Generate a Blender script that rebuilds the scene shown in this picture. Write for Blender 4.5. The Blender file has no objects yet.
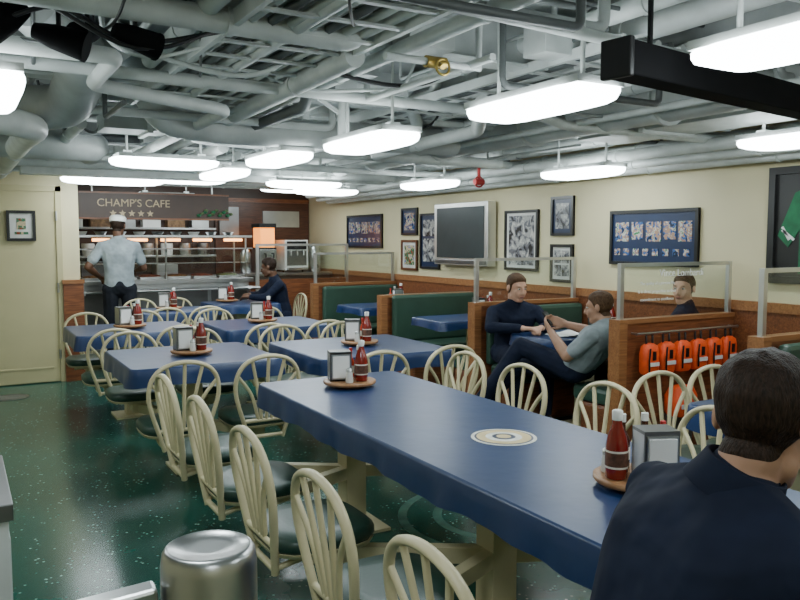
import bpy, bmesh, math, random
import numpy as np
from mathutils import Vector, Matrix
random.seed(7)
S=bpy.context.scene
COL=S.collection
V=Vector
# ------------------------------------------------------------------ materials
M={}
def mat(name,col,rough=.5,metal=0,var=.12,scale=6,bump=0,bscale=60,emit=None,estr=0,spec=.5,coat=0,stretch=None,bdist=.01):
    m=bpy.data.materials.new(name); m.use_nodes=True
    nt=m.node_tree; N=nt.nodes; L=nt.links
    b=N["Principled BSDF"]
    b.inputs["Roughness"].default_value=rough; b.inputs["Metallic"].default_value=metal
    b.inputs["Specular IOR Level"].default_value=spec
    b.inputs["Coat Weight"].default_value=coat
    tc=N.new("ShaderNodeTexCoord"); no=N.new("ShaderNodeTexNoise")
    src=tc.outputs["Object"]
    if stretch:
        mp=N.new("ShaderNodeMapping"); mp.inputs["Scale"].default_value=stretch; L.new(src,mp.inputs["Vector"]); src=mp.outputs["Vector"]
    no.inputs["Scale"].default_value=scale; no.inputs["Detail"].default_value=4
    L.new(src,no.inputs["Vector"])
    r=N.new("ShaderNodeValToRGB")
    a=[max(0,c*(1-var)) for c in col]; c2=[min(1,c*(1+var)) for c in col]
    r.color_ramp.elements[0].position=.3; r.color_ramp.elements[1].position=.7
    r.color_ramp.elements[0].color=(*a,1); r.color_ramp.elements[1].color=(*c2,1)
    L.new(no.outputs["Fac"],r.inputs["Fac"]); L.new(r.outputs["Color"],b.inputs["Base Color"])
    if bump:
        n2=N.new("ShaderNodeTexNoise"); n2.inputs["Scale"].default_value=bscale
        L.new(src,n2.inputs["Vector"])
        bp=N.new("ShaderNodeBump"); bp.inputs["Strength"].default_value=bump; bp.inputs["Distance"].default_value=bdist
        L.new(n2.outputs["Fac"],bp.inputs["Height"]); L.new(bp.outputs["Normal"],b.inputs["Normal"])
    if emit:
        b.inputs["Emission Color"].default_value=(*emit,1); b.inputs["Emission Strength"].default_value=estr
    M[name]=m; return m
def wood(name,c1,c2,rough=.35,sc=(1,12,12)):
    m=bpy.data.materials.new(name); m.use_nodes=True
    nt=m.node_tree; N=nt.nodes; L=nt.links; b=N["Principled BSDF"]; b.inputs["Roughness"].default_value=rough
    tc=N.new("ShaderNodeTexCoord"); mp=N.new("ShaderNodeMapping"); mp.inputs["Scale"].default_value=sc
    no=N.new("ShaderNodeTexNoise"); no.inputs["Scale"].default_value=4; no.inputs["Detail"].default_value=8; no.inputs["Distortion"].default_value=1.2
    r=N.new("ShaderNodeValToRGB"); r.color_ramp.elements[0].position=.35; r.color_ramp.elements[1].position=.68
    r.color_ramp.elements[0].color=(*c1,1); r.color_ramp.elements[1].color=(*c2,1)
    L.new(tc.outputs["Object"],mp.inputs["Vector"]); L.new(mp.outputs["Vector"],no.inputs["Vector"])
    L.new(no.outputs["Fac"],r.inputs["Fac"]); L.new(r.outputs["Color"],b.inputs["Base Color"])
    M[name]=m
def photo(name,cols,scale=14):
    m=bpy.data.materials.new(name); m.use_nodes=True
    nt=m.node_tree; N=nt.nodes; L=nt.links; b=N["Principled BSDF"]; b.inputs["Roughness"].default_value=.25
    tc=N.new("ShaderNodeTexCoord"); no=N.new("ShaderNodeTexNoise"); no.inputs["Scale"].default_value=scale; no.inputs["Detail"].default_value=3
    no.inputs["Distortion"].default_value=.8
    r=N.new("ShaderNodeValToRGB"); r.color_ramp.interpolation='CONSTANT'
    n=len(cols)
    while len(r.color_ramp.elements)<n: r.color_ramp.elements.new(.5)
    for i,c in enumerate(cols):
        r.color_ramp.elements[i].position=.3+.4*i/n if i else 0
        r.color_ramp.elements[i].color=(*c,1)
    L.new(tc.outputs["Object"],no.inputs["Vector"]); L.new(no.outputs["Fac"],r.inputs["Fac"]); L.new(r.outputs["Color"],b.inputs["Base Color"])
    M[name]=m
mat("wall_paint",(.64,.575,.36),.55,var=.04,scale=2)
mat("door_paint",(.55,.49,.28),.45,var=.05,scale=3)
mat("ceiling_paint",(.40,.425,.42),.6,var=.3,scale=3)
mat("pipe_paint",(.60,.635,.62),.42,var=.16,scale=5)
mat("duct_paint",(.50,.53,.52),.45,var=.2,scale=4,bump=.15,bscale=20)
mat("pipe_dark",(.10,.11,.11),.5)
mat("cable_black",(.012,.012,.014),.5)
mat("brass",(.5,.35,.1),.35,1)
mat("valve_red",(.5,.02,.02),.4)
mat("cloth_blue",(.009,.032,.108),.33,var=.12,scale=3,bump=.15,bscale=9)
mat("chair_beige",(.60,.53,.33),.4,var=.05)
mat("vinyl_green",(.018,.050,.038),.38,var=.15,bump=.05)
mat("bench_green",(.032,.075,.052),.4,var=.12,bump=.05)
mat("steel",(.50,.51,.51),.3,1,var=.08)
mat("steel_dark",(.2,.2,.2),.35,.9)
mat("aluminium",(.62,.62,.60),.35,.9,var=.05)
mat("white_plastic",(.75,.75,.72),.4,var=.03)
mat("black_plastic",(.010,.010,.011),.45,spec=.3)
mat("black_matte",(.005,.005,.006),.8,spec=.1)
mat("napkin",(.85,.85,.84),.9,var=.03)
mat("ketchup",(.22,.010,.007),.15,coat=.5)
mat("sauce_dark",(.06,.02,.01),.15,coat=.5)
mat("label",(.75,.7,.6),.6,var=.2,scale=40)
mat("label_dark",(.12,.05,.03),.5,var=.6,scale=50)
mat("hotsauce",(.5,.05,.02),.2)
mat("screen_dark",(.030,.040,.042),.35,var=.1,spec=.3)
mat("orange_vest",(.85,.09,.015),.55,var=.15,scale=15,bump=.3,bscale=30)
mat("reflective",(.7,.7,.68),.4)
mat("paper",(.75,.75,.72),.7,var=.12,scale=25)
mat("frame_black",(.012,.012,.012),.3)
mat("frame_brown",(.12,.04,.015),.35)
mat("mat_navy",(.012,.025,.07),.3)
mat("mat_white",(.6,.6,.57),.5)
mat("jersey_green",(.008,.13,.05),.6,var=.3,scale=12)
mat("gold",(.62,.50,.26),.5,.1)
mat("emblem_white",(.70,.70,.64),.4,var=.2,scale=30)
mat("emblem_green",(.08,.20,.16),.25,var=.3,scale=10)
mat("sign_brown",(.055,.026,.016),.4)
mat("sign_letter",(.55,.42,.26),.5)
mat("lamp_glow",(1,1,1),.5,emit=(.88,.98,1.0),estr=20)
mat("added_uplight",(1,1,1),.5,emit=(.88,.98,1.0),estr=11)  # added glow above the housings to brighten the ceiling, not a known fixture part
mat("heat_glow",(1,.5,.2),.5,emit=(1,.42,.12),estr=7)
mat("juice_glow",(1,.35,.05),.5,emit=(1,.30,.04),estr=2.2)
mat("food_a",(.20,.11,.05),.6,var=.5,scale=30,bump=.5)
mat("food_b",(.09,.13,.05),.6,var=.5,scale=30,bump=.5)
mat("food_c",(.18,.06,.04),.6,var=.5,scale=30,bump=.5)
wood("wood_red",(.13,.042,.018),(.27,.095,.036))
wood("wood_dark",(.06,.022,.012),(.12,.045,.022))
wood("wood_trim",(.24,.095,.036),(.38,.17,.065))
wood("wood_tray",(.28,.13,.05),(.42,.22,.10),.4,(6,1,6))
photo("photo_a",[(.02,.03,.06),(.05,.12,.3),(.35,.22,.15),(.45,.45,.42),(.05,.2,.08)],22)
photo("photo_b",[(.03,.03,.03),(.14,.14,.16),(.35,.35,.34),(.55,.54,.5)],12)
photo("photo_c",[(.25,.05,.02),(.05,.15,.08),(.5,.4,.25),(.1,.15,.35)],12)
g=bpy.data.materials.new("clear_acrylic"); g.use_nodes=True
N=g.node_tree.nodes; L=g.node_tree.links; N.clear()
o=N.new("ShaderNodeOutputMaterial"); mx=N.new("ShaderNodeMixShader"); t=N.new("ShaderNodeBsdfTransparent"); gl=N.new("ShaderNodeBsdfGlossy")
gl.inputs["Roughness"].default_value=.05; t.inputs["Color"].default_value=(.93,.96,.95,1); mx.inputs[0].default_value=.06
L.new(t.outputs[0],mx.inputs[1]); L.new(gl.outputs[0],mx.inputs[2]); L.new(mx.outputs[0],o.inputs[0]); M["clear_acrylic"]=g
# floor terrazzo
m=bpy.data.materials.new("floor_green"); m.use_nodes=True
N=m.node_tree.nodes; L=m.node_tree.links; b=N["Principled BSDF"]; b.inputs["Roughness"].default_value=.20
tc=N.new("ShaderNodeTexCoord"); vo=N.new("ShaderNodeTexVoronoi"); vo.inputs["Scale"].default_value=30
no=N.new("ShaderNodeTexNoise"); no.inputs["Scale"].default_value=1.6; no.inputs["Detail"].default_value=5
r1=N.new("ShaderNodeValToRGB"); r1.color_ramp.elements[0].color=(.006,.065,.050,1); r1.color_ramp.elements[1].color=(.014,.108,.083,1)
r1.color_ramp.elements[0].position=.35; r1.color_ramp.elements[1].position=.65
r2=N.new("ShaderNodeValToRGB"); r2.color_ramp.elements[0].position=.15; r2.color_ramp.elements[1].position=.21
r2.color_ramp.elements[0].color=(1,1,1,1); r2.color_ramp.elements[1].color=(0,0,0,1)
n3=N.new("ShaderNodeTexNoise"); n3.inputs["Scale"].default_value=9
r3=N.new("ShaderNodeValToRGB"); r3.color_ramp.elements[0].position=.48; r3.color_ramp.elements[1].position=.56
mu=N.new("ShaderNodeMath"); mu.operation='MULTIPLY'
mixc=N.new("ShaderNodeMixRGB"); mixc.inputs[2].default_value=(.30,.44,.37,1)
for n_ in (vo,no,n3): L.new(tc.outputs["Object"],n_.inputs["Vector"])
L.new(no.outputs["Fac"],r1.inputs["Fac"]); L.new(vo.outputs["Distance"],r2.inputs["Fac"]); L.new(n3.outputs["Fac"],r3.inputs["Fac"])
L.new(r2.outputs["Color"],mu.inputs[0]); L.new(r3.outputs["Color"],mu.inputs[1])
L.new(mu.outputs[0],mixc.inputs[0]); L.new(r1.outputs["Color"],mixc.inputs[1]); L.new(mixc.outputs[0],b.inputs["Base Color"])
M["floor_green"]=m

# ------------------------------------------------------------------ mesh builder
class MB:
    def __init__(s): s.v=[];s.f=[];s.m=[];s.sm=[];s.names=[]
    def mi(s,mt):
        if mt not in s.names: s.names.append(mt)
        return s.names.index(mt)
    def add(s,vs,fs,mt,smooth=False):
        o=len(s.v); s.v+= [tuple(v) for v in vs]; k=s.mi(mt)
        for f in fs:
            s.f.append([i+o for i in f]); s.m.append(k); s.sm.append(smooth)
    def box(s,a,b,mt,R=None,c=None):
        x0,y0,z0=a;x1,y1,z1=b
        vs=[V((x,y,z)) for z in (z0,z1) for y in (y0,y1) for x in (x0,x1)]
        if R is not None: vs=[R@v+V(c) for v in vs]
        s.add(vs,[(0,2,3,1),(4,5,7,6),(0,1,5,4),(2,6,7,3),(0,4,6,2),(1,3,7,5)],mt)
    def bar(s,p,q,w,h,mt):
        p=V(p);q=V(q);d=q-p;l=d.length;x=d.normalized()
        up=V((0,0,1)) if abs(x.z)<.95 else V((0,1,0))
        y=up.cross(x).normalized();z=x.cross(y)
        R=Matrix((x,y,z)).transposed()
        s.box((0,-w/2,-h/2),(l,w/2,h/2),mt,R,p)
    def tube(s,path,r,mt,n=8,closed=False,flat=1.0):
        P=[V(p) for p in path];k=len(P)
        rs=r if isinstance(r,(list,tuple)) else [r]*k
        T=[]
        for i in range(k):
            a=P[(i-1)%k] if (closed or i>0) else P[i]; b=P[(i+1)%k] if (closed or i<k-1) else P[i]
            T.append((b-a).normalized())
        up=V((0,0,1)) if abs(T[0].z)<.9 else V((1,0,0))
        u=(up-T[0]*up.dot(T[0])).normalized(); vs=[]
        for i in range(k):
            u=(u-T[i]*u.dot(T[i])).normalized(); w=T[i].cross(u)
            for j in range(n):
                a=2*math.pi*j/n; vs.append(P[i]+u*(math.cos(a)*rs[i])+w*(math.sin(a)*rs[i]*flat))
        fs=[]
        for i in range(k if closed else k-1):
            for j in range(n):
                a=i*n+j;b=i*n+(j+1)%n;c=((i+1)%k)*n+(j+1)%n;d=((i+1)%k)*n+j
                fs.append((a,b,c,d))
        s.add(vs,fs,mt,True)
        if not closed:
            s.add(vs[:n],[tuple(range(n-1,-1,-1))],mt); s.add(vs[-n:],[tuple(range(n))],mt)
    def lathe(s,prof,c,mt,n=20,smooth=True):
        c=V(c);vs=[];fs=[]
        for r,z in prof:
            for j in range(n):
                a=2*math.pi*j/n; vs.append(c+V((r*math.cos(a),r*math.sin(a),z)))
        for i in range(len(prof)-1):
            for j in range(n):
                fs.append((i*n+j,i*n+(j+1)%n,(i+1)*n+(j+1)%n,(i+1)*n+j))
        s.add(vs,fs,mt,smooth)
        s.add(vs[:n],[tuple(range(n-1,-1,-1))],mt); s.add(vs[-n:],[tuple(range(n))],mt)
    def sq(s,prof,c,mt,ex=3.5,n=28,sx=1,sy=1):
        c=V(c);vs=[];fs=[]
        for r,z in prof:
            for j in range(n):
                a=2*math.pi*j/n; ca,sa=math.cos(a),math.sin(a)
                k=(abs(ca)**ex+abs(sa)**ex)**(-1/ex)
                vs.append(c+V((r*ca*k*sx,r*sa*k*sy,z)))
        for i in range(len(prof)-1):
            for j in range(n):
                fs.append((i*n+j,i*n+(j+1)%n,(i+1)*n+(j+1)%n,(i+1)*n+j))
        s.add(vs,fs,mt,True)
        s.add(vs[:n],[tuple(range(n-1,-1,-1))],mt); s.add(vs[-n:],[tuple(range(n))],mt)
    def ball(s,c,r,mt,n=12,R=None):
        c=V(c); rx,ry,rz=(r,r,r) if not isinstance(r,(tuple,list)) else r
        vs=[];fs=[];k=n//2
        for i in range(k+1):
            th=math.pi*i/k
            for j in range(n):
                a=2*math.pi*j/n
                p=V((rx*math.sin(th)*math.cos(a),ry*math.sin(th)*math.sin(a),rz*math.cos(th)))
                if R is not None: p=R@p
                vs.append(c+p)
        for i in range(k):
            for j in range(n):
                fs.append((i*n+j,(i+1)*n+j,(i+1)*n+(j+1)%n,i*n+(j+1)%n))
        s.add(vs,fs,mt,True)
    def mesh(s,name):
        me=bpy.data.meshes.new(name); me.from_pydata(s.v,[],s.f)
        for nm in s.names: me.materials.append(M[nm])
        me.polygons.foreach_set("material_index",s.m); me.polygons.foreach_set("use_smooth",s.sm)
        me.update(); return me
    def build(s,name,bevel=0,parent=None,recenter=True):
        c=V((0,0,0))
        if recenter and parent is None:
            a=np.array(s.v); mn=a.min(0);mxx=a.max(0); c=V(((mn[0]+mxx[0])/2,(mn[1]+mxx[1])/2,mn[2]))
            s.v=[(x-c.x,y-c.y,z-c.z) for x,y,z in s.v]
        ob=bpy.data.objects.new(name,s.mesh(name)); ob.location=c; COL.objects.link(ob)
        if parent:
            ob.parent=parent; ob.location=-parent.location
        if bevel:
            b=ob.modifiers.new("bev",'BEVEL'); b.width=bevel; b.segments=2; b.limit_method='ANGLE'; b.angle_limit=math.radians(50)
        return ob
def inst(me,name,loc,rz=0,sc=1):
    ob=bpy.data.objects.new(name,me); ob.location=loc; ob.rotation_euler=(0,0,rz); ob.scale=(sc,sc,sc); COL.objects.link(ob); return ob
def arc(pts,sub=5):
    P=[V(p) for p in pts]; P=[P[0]*2-P[1]]+P+[P[-1]*2-P[-2]]; out=[]
    for i in range(1,len(P)-2):
        for k in range(sub):
            t=k/sub; a,b,c,d=P[i-1],P[i],P[i+1],P[i+2]
            out.append(.5*((2*b)+(c-a)*t+(2*a-5*b+4*c-d)*t*t+(3*b-a-3*c+d)*t**3))
    out.append(P[-2]); return out

# ------------------------------------------------------------------ room
XL,XR,YB,YF,ZC=-1.9,5.0,-1.8,11.7,2.6
def simple(name,a,b,mt,bevel=0):
    k=MB();k.box(a,b,mt);return k.build(name,bevel)
simple("floor",(XL-.1,YB-.1,-.1),(XR+.1,YF+.1,0),"floor_green")
simple("ceiling",(XL-.1,YB-.1,ZC),(XR+.1,YF+.1,ZC+.1),"ceiling_paint")
simple("wall_right",(XR,YB-.1,0),(XR+.1,YF+.1,ZC),"wall_paint")
simple("wall_left",(XL-.1,YB-.1,0),(XL,YF+.1,ZC),"wall_paint")
simple("wall_back",(XL,YB-.1,0),(XR,YB,ZC),"wall_paint")
simple("wall_front",(XL,YF,0),(XR,YF+.1,ZC),"sign_brown")
simple("wall_partition",(XL,8.9,0),(1.16,9.0,ZC),"wall_paint")
simple("wall_galley",(1.06,9.0,0),(1.16,YF,ZC),"wall_paint")
k=MB();k.box((XR-.02,YB,0),(XR,YF,1.0),"wood_red");k.box((XR-.035,YB,.99),(XR,YF,1.06),"wood_trim");k.box((XR-.035,YB,0),(XR,YF,.1),"wood_trim");k.build("trim_right")
k=MB();k.box((.98,8.82,0),(1.18,8.9,1.06),"wood_red");k.box((.97,8.81,1.04),(1.19,8.9,1.08),"wood_trim");k.build("trim_corner")
# door
k=MB();k.box((.04,8.865,.01),(.93,8.9,2.0),"door_paint")
k.box((-.03,8.85,0),(.04,8.9,2.06),"door_paint");k.box((.93,8.85,0),(.99,8.9,2.06),"door_paint");k.box((-.03,8.85,2.0),(.99,8.9,2.06),"door_paint")
k.box((.10,8.858,.15),(.87,8.866,.17),"door_paint")
k.tube([(.12,8.85,1.0),(.12,8.80,1.0),(.22,8.80,1.0)],.01,"steel")
for z in (.3,1.0,1.75): k.tube([(.935,8.85,z-.05),(.935,8.85,z+.05)],.012,"steel")
k.build("door_1",.003)

def picture(name,wall,u0,u1,z0,z1,frame,matm,cells,ph):
    k=MB()
    def B(a0,a1,b0,b1,d0,d1,mt):
        if wall=='x': k.box((XR-d1,a0,b0),(XR-d0,a1,b1),mt)
        else: k.box((a0,8.862-d1,b0),(a1,8.862-d0,b1),mt)
    w=.028
    B(u0,u1,z0,z1,0,.015,matm)
    B(u0,u0+w,z0,z1,0,.03,frame);B(u1-w,u1,z0,z1,0,.03,frame);B(u0+w,u1-w,z0,z0+w,0,.03,frame);B(u0+w,u1-w,z1-w,z1,0,.03,frame)
    for (a,b,c,d) in cells:
        W=u1-u0-2*w;H=z1-z0-2*w
        B(u0+w+a*W,u0+w+b*W,z0+w+c*H,z0+w+d*H,.015,.019,ph)
    return k.build(name)
one=[(.14,.86,.12,.88)]
row=[(.04,.19,.42,.82),(.22,.36,.46,.82),(.39,.57,.42,.82),(.61,.75,.46,.82),(.79,.96,.42,.82)]+[(.06+.12*i,.13+.12*i,.13,.27) for i in range(8)]
picture("framed_photo_display",'x',4.07,5.0,1.29,1.75,"frame_black","mat_navy",row,"photo_a")
picture("framed_photo",'x',5.47,5.78,1.54,1.91,"frame_black","mat_navy",one,"photo_b")
picture("framed_photo",'x',5.47,5.78,1.10,1.46,"frame_black","mat_white",[(.1,.48,.5,.9),(.52,.9,.5,.9),(.1,.48,.1,.45),(.52,.9,.1,.45)],"photo_b")
picture("framed_poster",'x',5.97,6.50,1.19,1.80,"frame_black","mat_white",[(.08,.92,.05,.95)],"photo_b")
picture("framed_poster",'x',7.76,8.20,1.15,1.82,"frame_black","mat_navy",[(.1,.9,.1,.55),(.1,.9,.6,.92)],"photo_b")
picture("framed_photo",'x',8.27,8.66,1.56,1.90,"frame_black","mat_navy",one,"photo_a")
picture("framed_photo",'x',8.27,8.66,1.12,1.50,"frame_brown","mat_white",one,"photo_c")
picture("framed_photo_display",'x',9.18,10.25,1.39,1.85,"frame_black","mat_navy",row,"photo_a")
picture("framed_certificate",'y',.47,.74,1.49,1.80,"frame_black","mat_white",[(.2,.8,.15,.25),(.3,.7,.35,.8)],"photo_c")
# jersey
k=MB();k.box((4.98,2.55,1.2),(5.0,3.47,2.0),"frame_black")
for a in ((2.55,2.6,1.2,2.0),(3.42,3.47,1.2,2.0),(2.6,3.42,1.2,1.25),(2.6,3.42,1.95,2.0)): k.box((4.955,a[0],a[2]),(5,a[1],a[3]),"frame_black")
pts=[(-.24,-.3),(.24,-.3),(.24,.0),(.32,-.12),(.40,-.04),(.28,.25),(.12,.32),(.05,.27),(-.05,.27),(-.12,.32),(-.28,.25),(-.40,-.04),(-.32,-.12),(-.24,0)]
vs=[(4.972,3.0+a,1.57+b) for a,b in pts]+[(4.98,3.0+a,1.57+b) for a,b in pts]
n=len(pts);k.add(vs,[tuple(range(n))]+[(i,(i+1)%n,n+(i+1)%n,n+i) for i in range(n)],"jersey_green")
for s in (-1,1):
    for j in range(2):
        k.bar((4.969,3.0+s*(.275+.035*j),1.50-.0*j),(4.969,3.0+s*(.365),1.60+.02*j-.03),.004,.018,"reflective")
k.box((4.968,2.85,1.40),(4.973,2.97,1.65),"reflective");k.box((4.968,3.03,1.40),(4.973,3.15,1.65),"reflective")
k.build("framed_jersey")
# tv
k=MB();k.box((4.86,6.64,1.22),(4.97,7.68,1.91),"aluminium");k.box((4.852,6.70,1.30),(4.862,7.62,1.86),"screen_dark")
k.box((4.85,6.66,1.235),(4.86,7.66,1.28),"steel_dark");k.box((4.97,6.95,1.4),(5.0,7.35,1.75),"steel_dark");k.build("television",.006)

# ------------------------------------------------------------------ chairs
k=MB()
def X(z): return -.20-.14*(z-.42)
hp=[(-.105,.32),(-.135,.42),(-.175,.54),(-.195,.64),(-.178,.735),(-.115,.80),(0,.825)]
hp=hp+[(-a,b) for a,b in hp[-2::-1]]
hp3=arc([(X(z),y,z) for y,z in hp],4)
k.tube(hp3,.016,"chair_beige",8,flat=.8)
k.tube([(X(.43),-.14,.435),(X(.43),.14,.435)],.013,"chair_beige")
k.tube([(X(.33),-.11,.335),(X(.33),.11,.335)],.013,"chair_beige")
for y0,ym,zm,y1,z1 in [(-.05,-.10,.60,-.183,.715),(-.03,-.06,.62,-.10,.805),(0,0,.62,0,.82),(.03,.06,.62,.10,.805),(.05,.10,.60,.183,.715)]:
    k.tube(arc([(X(.44),y0,.44),(X(zm),ym,zm),(X(z1),y1,z1)],5),.0105,"chair_beige",6)
k.sq([(.155,.385),(.20,.39),(.205,.405)],(0,0,0),"chair_beige")
k.sq([(.198,.405),(.208,.42),(.207,.445),(.19,.458),(.12,.463)],(0,0,0),"vinyl_green")
for s in (-1,1): k.tube(arc([(X(.34),s*.108,.34),(-.12,s*.12,.36),(.08,s*.10,.385)],4),.012,"chair_beige",6)
k.box((-.07,-.07,.355),(.07,.07,.388),"chair_beige")
chair=k.mesh("dining_chair")
def add_chair(x,y,face):
    inst(chair,"dining_chair",(x,y,0),face)

# ------------------------------------------------------------------ tables
def cloth_table(name,x0,x1,y0,y1,posts,chairs,z=.75,emblem=None,drop=.11):
    k=MB(); r=.05
    def seg(a,b):
        a=V(a);b=V(b);n=max(2,int((b-a).length/.035));return [a.lerp(b,i/n) for i in range(n)]
    cs=[((x1-r,y0+r),-90),((x1-r,y1-r),0),((x0+r,y1-r),90),((x0+r,y0+r),180)]
    out=[]
    for i,((cx,cy),a0) in enumerate(cs):
        c=[(cx+r*math.cos(math.radians(a0+t)),cy+r*math.sin(math.radians(a0+t))) for t in (0,18,36,54,72,90)]
        nx=cs[(i+1)%4]; e=(nx[0][0]+r*math.cos(math.radians(nx[1])),nx[0][1]+r*math.sin(math.radians(nx[1])))
        out+=[V(p) for p in c[:-1]]+seg(c[-1],e)
    n=len(out); vs=[]
    nor=[]
    for i in range(n):
        d=(out[(i+1)%n]-out[i-1]); nor.append(V((d.y,-d.x)).normalized())
    ph=random.random()*6; L_=0;Ls=[]
    for i in range(n): Ls.append(L_); L_+=(out[(i+1)%n]-out[i]).length
    kk=2*math.pi/L_
    for lvl,(off,dz,amp) in enumerate([(-.006,0,0),(.0,-.003,0),(.005,-.012,.0),(.008,-.05,.35),(.010,-drop,1)]):
        for i in range(n):
            l=Ls[i]*kk
            w=math.sin(l*round(L_/.33)+ph)*.6+math.sin(l*round(L_/.19)+ph*2)*.4
            p=out[i]+nor[i]*(off+amp*.011*(w+.6)); vs.append((p.x,p.y,z+dz+amp*.008*math.sin(l*round(L_/.7)+ph)))
    fs=[]
    for a in range(4):
        for i in range(n): fs.append((a*n+i,(a+1)*n+i,(a+1)*n+(i+1)%n,a*n+(i+1)%n))
    k.add(vs,fs,"cloth_blue",True); k.add(vs[:n],[tuple(range(n))],"cloth_blue",False)
    k.box((x0+.02,y0+.02,z-.04),(x1-.02,y1-.02,z-.008),"chair_beige")
    for (px,py) in posts:
        k.box((px-.055,py-.055,0),(px+.055,py+.055,z-.03),"chair_beige")
        k.box((px-.15,py-.15,0),(px+.15,py+.15,.015),"chair_beige")
        k.box((px-.25,py-.03,z-.08),(px+.25,py+.03,z-.035),"chair_beige")
    for (ax,ay,px,py) in chairs:
        k.bar((px,py,.30),(ax,ay,.325),.05,.06,"chair_beige")
        k.bar((ax,ay,.30),(ax,ay,.36),.09,.09,"chair_beige")
    if emblem:
        ex,ey=emblem
        k.lathe([(.125,z+.0005),(.125,z+.002)],(ex,ey,0),"emblem_white",32,False)
        k.lathe([(.112,z+.002),(.112,z+.0026)],(ex,ey,0),"mat_navy",32,False)
        k.lathe([(.104,z+.0026),(.104,z+.0032)],(ex,ey,0),"gold",32,False)
        k.lathe([(.070,z+.0032),(.068,z+.0040)],(ex,ey,0),"emblem_white",24,False)
        k.lathe([(.045,z+.0040),(.040,z+.0046)],(ex,ey,0),"mat_navy",24,False)
        k.lathe([(.028,z+.0046),(.025,z+.005)],(ex,ey,0),"gold",24,False)
    return k.build(name)
ys=[.84,1.42,2.02,2.64,3.27,3.89]; pys=[1.13,2.33,3.58]
ch=[]
for i,y in enumerate(ys):
    ch.append((1.13,y,1.76,pys[i//2])); add_chair(1.13,y,0)
    y2=y if i<5 else 3.80
    ch.append((2.39,y2,1.76,pys[i//2])); add_chair(2.39,y2,math.pi)
cloth_table("dining_table",1.355,2.17,.45,3.88,[(1.76,y) for y in pys],ch,emblem=(1.79,2.33))
def small(x0,x1,y0,y1,near=True,far=True,extra=None):
    cx,cy=(x0+x1)/2,(y0+y1)/2; ch=[]
    q=(x1-x0)*.26
    for sx in (-q,q):
        if near: ch.append((cx+sx,y0-.07,cx,cy)); add_chair(cx+sx,y0-.07,math.pi/2)
        if far: ch.append((cx+sx,y1+.07,cx,cy)); add_chair(cx+sx,y1+.07,-math.pi/2)
    if extra: ch.append((extra[0],extra[1],cx,cy)); add_chair(extra[0],extra[1],extra[2])
    cloth_table("dining_table",x0,x1,y0,y1,[(cx,cy)],ch)
small(.86,1.80,4.62,5.55)
small(1.98,2.98,4.42,5.42)
small(.80,1.76,6.45,7.30)
small(1.94,2.94,6.25,7.15)
small(1.62,2.40,8.10,8.80,True,True)
small(2.58,3.36,8.72,9.42,False,False,(3.52,9.08,math.pi))
small(2.90,3.68,1.75,2.42,True,True)

# booths
def divider(y,glass):
    k=MB(); top=.97 if glass else .93
    k.box((3.86,y-.03,0),(4.96,y+.03,top-.03),"wood_red")
    k.box((3.79,y-.05,0),(3.86,y+.05,top),"wood_trim"); k.box((3.86,y-.04,top-.03),(4.96,y+.04,top),"wood_trim")
    if glass:
        for x in (3.84,4.93): k.box((x-.016,y-.016,top),(x+.016,y+.016,1.345),"aluminium")
        k.box((3.86,y-.012,1.32),(4.915,y+.012,1.345),"aluminium")
        k.box((3.86,y-.003,top),(4.915,y+.003,1.32),"clear_acrylic")
    return k.build("booth_divider")
for y,g_ in ((2.7,1),(3.75,1),(5.4,1),(7.05,0),(8.8,1)): 
    d=divider(y,g_)
    if y==3.75:
        for i,(tx,sz) in enumerate([("Vince Lombardi",.07),("The quality of a persons life",.03),("is in direct proportion to their",.03),("commitment to excellence",.03)]):
            c=bpy.data.curves.new("quote_text","FONT"); c.body=tx; c.size=sz; c.align_x='CENTER'; c.extrude=.001
            o_=bpy.data.objects.new("quote_text",c); c.materials.append(M["white_plastic"]); COL.objects.link(o_)
            o_.rotation_euler=(math.pi/2,0,0); o_.parent=d; o_.location=V((4.42 if i==0 else 4.18,3.742,1.25-.055*i))-d.location
def bench(y,s):
    k=MB(); a,b=3.90,4.95
    def yb(p,q): return (min(y+s*p,y+s*q),max(y+s*p,y+s*q))
    y0,y1=yb(.045,.12); k.box((a,y0,.44),(b,y1,.93),"bench_green")
    y0,y1=yb(.12,.52); k.box((a,y0,.34),(b,y1,.455),"bench_green")
    y0,y1=yb(.045,.46); k.box((a+.02,y0,0),(b-.02,y1,.34),"wood_red")
    return k.build("booth_bench",.03)
for y,s in ((3.75,1),(5.4,-1),(5.4,1),(7.05,-1),(7.05,1),(8.8,-1),(2.7,-1)): bench(y,s)
for y0,y1 in ((4.38,4.96),(5.92,6.52),(7.60,8.22)):
    cloth_table("booth_table",3.85,4.9,y0,y1,[(4.4,(y0+y1)/2)],[],drop=.08)

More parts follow.
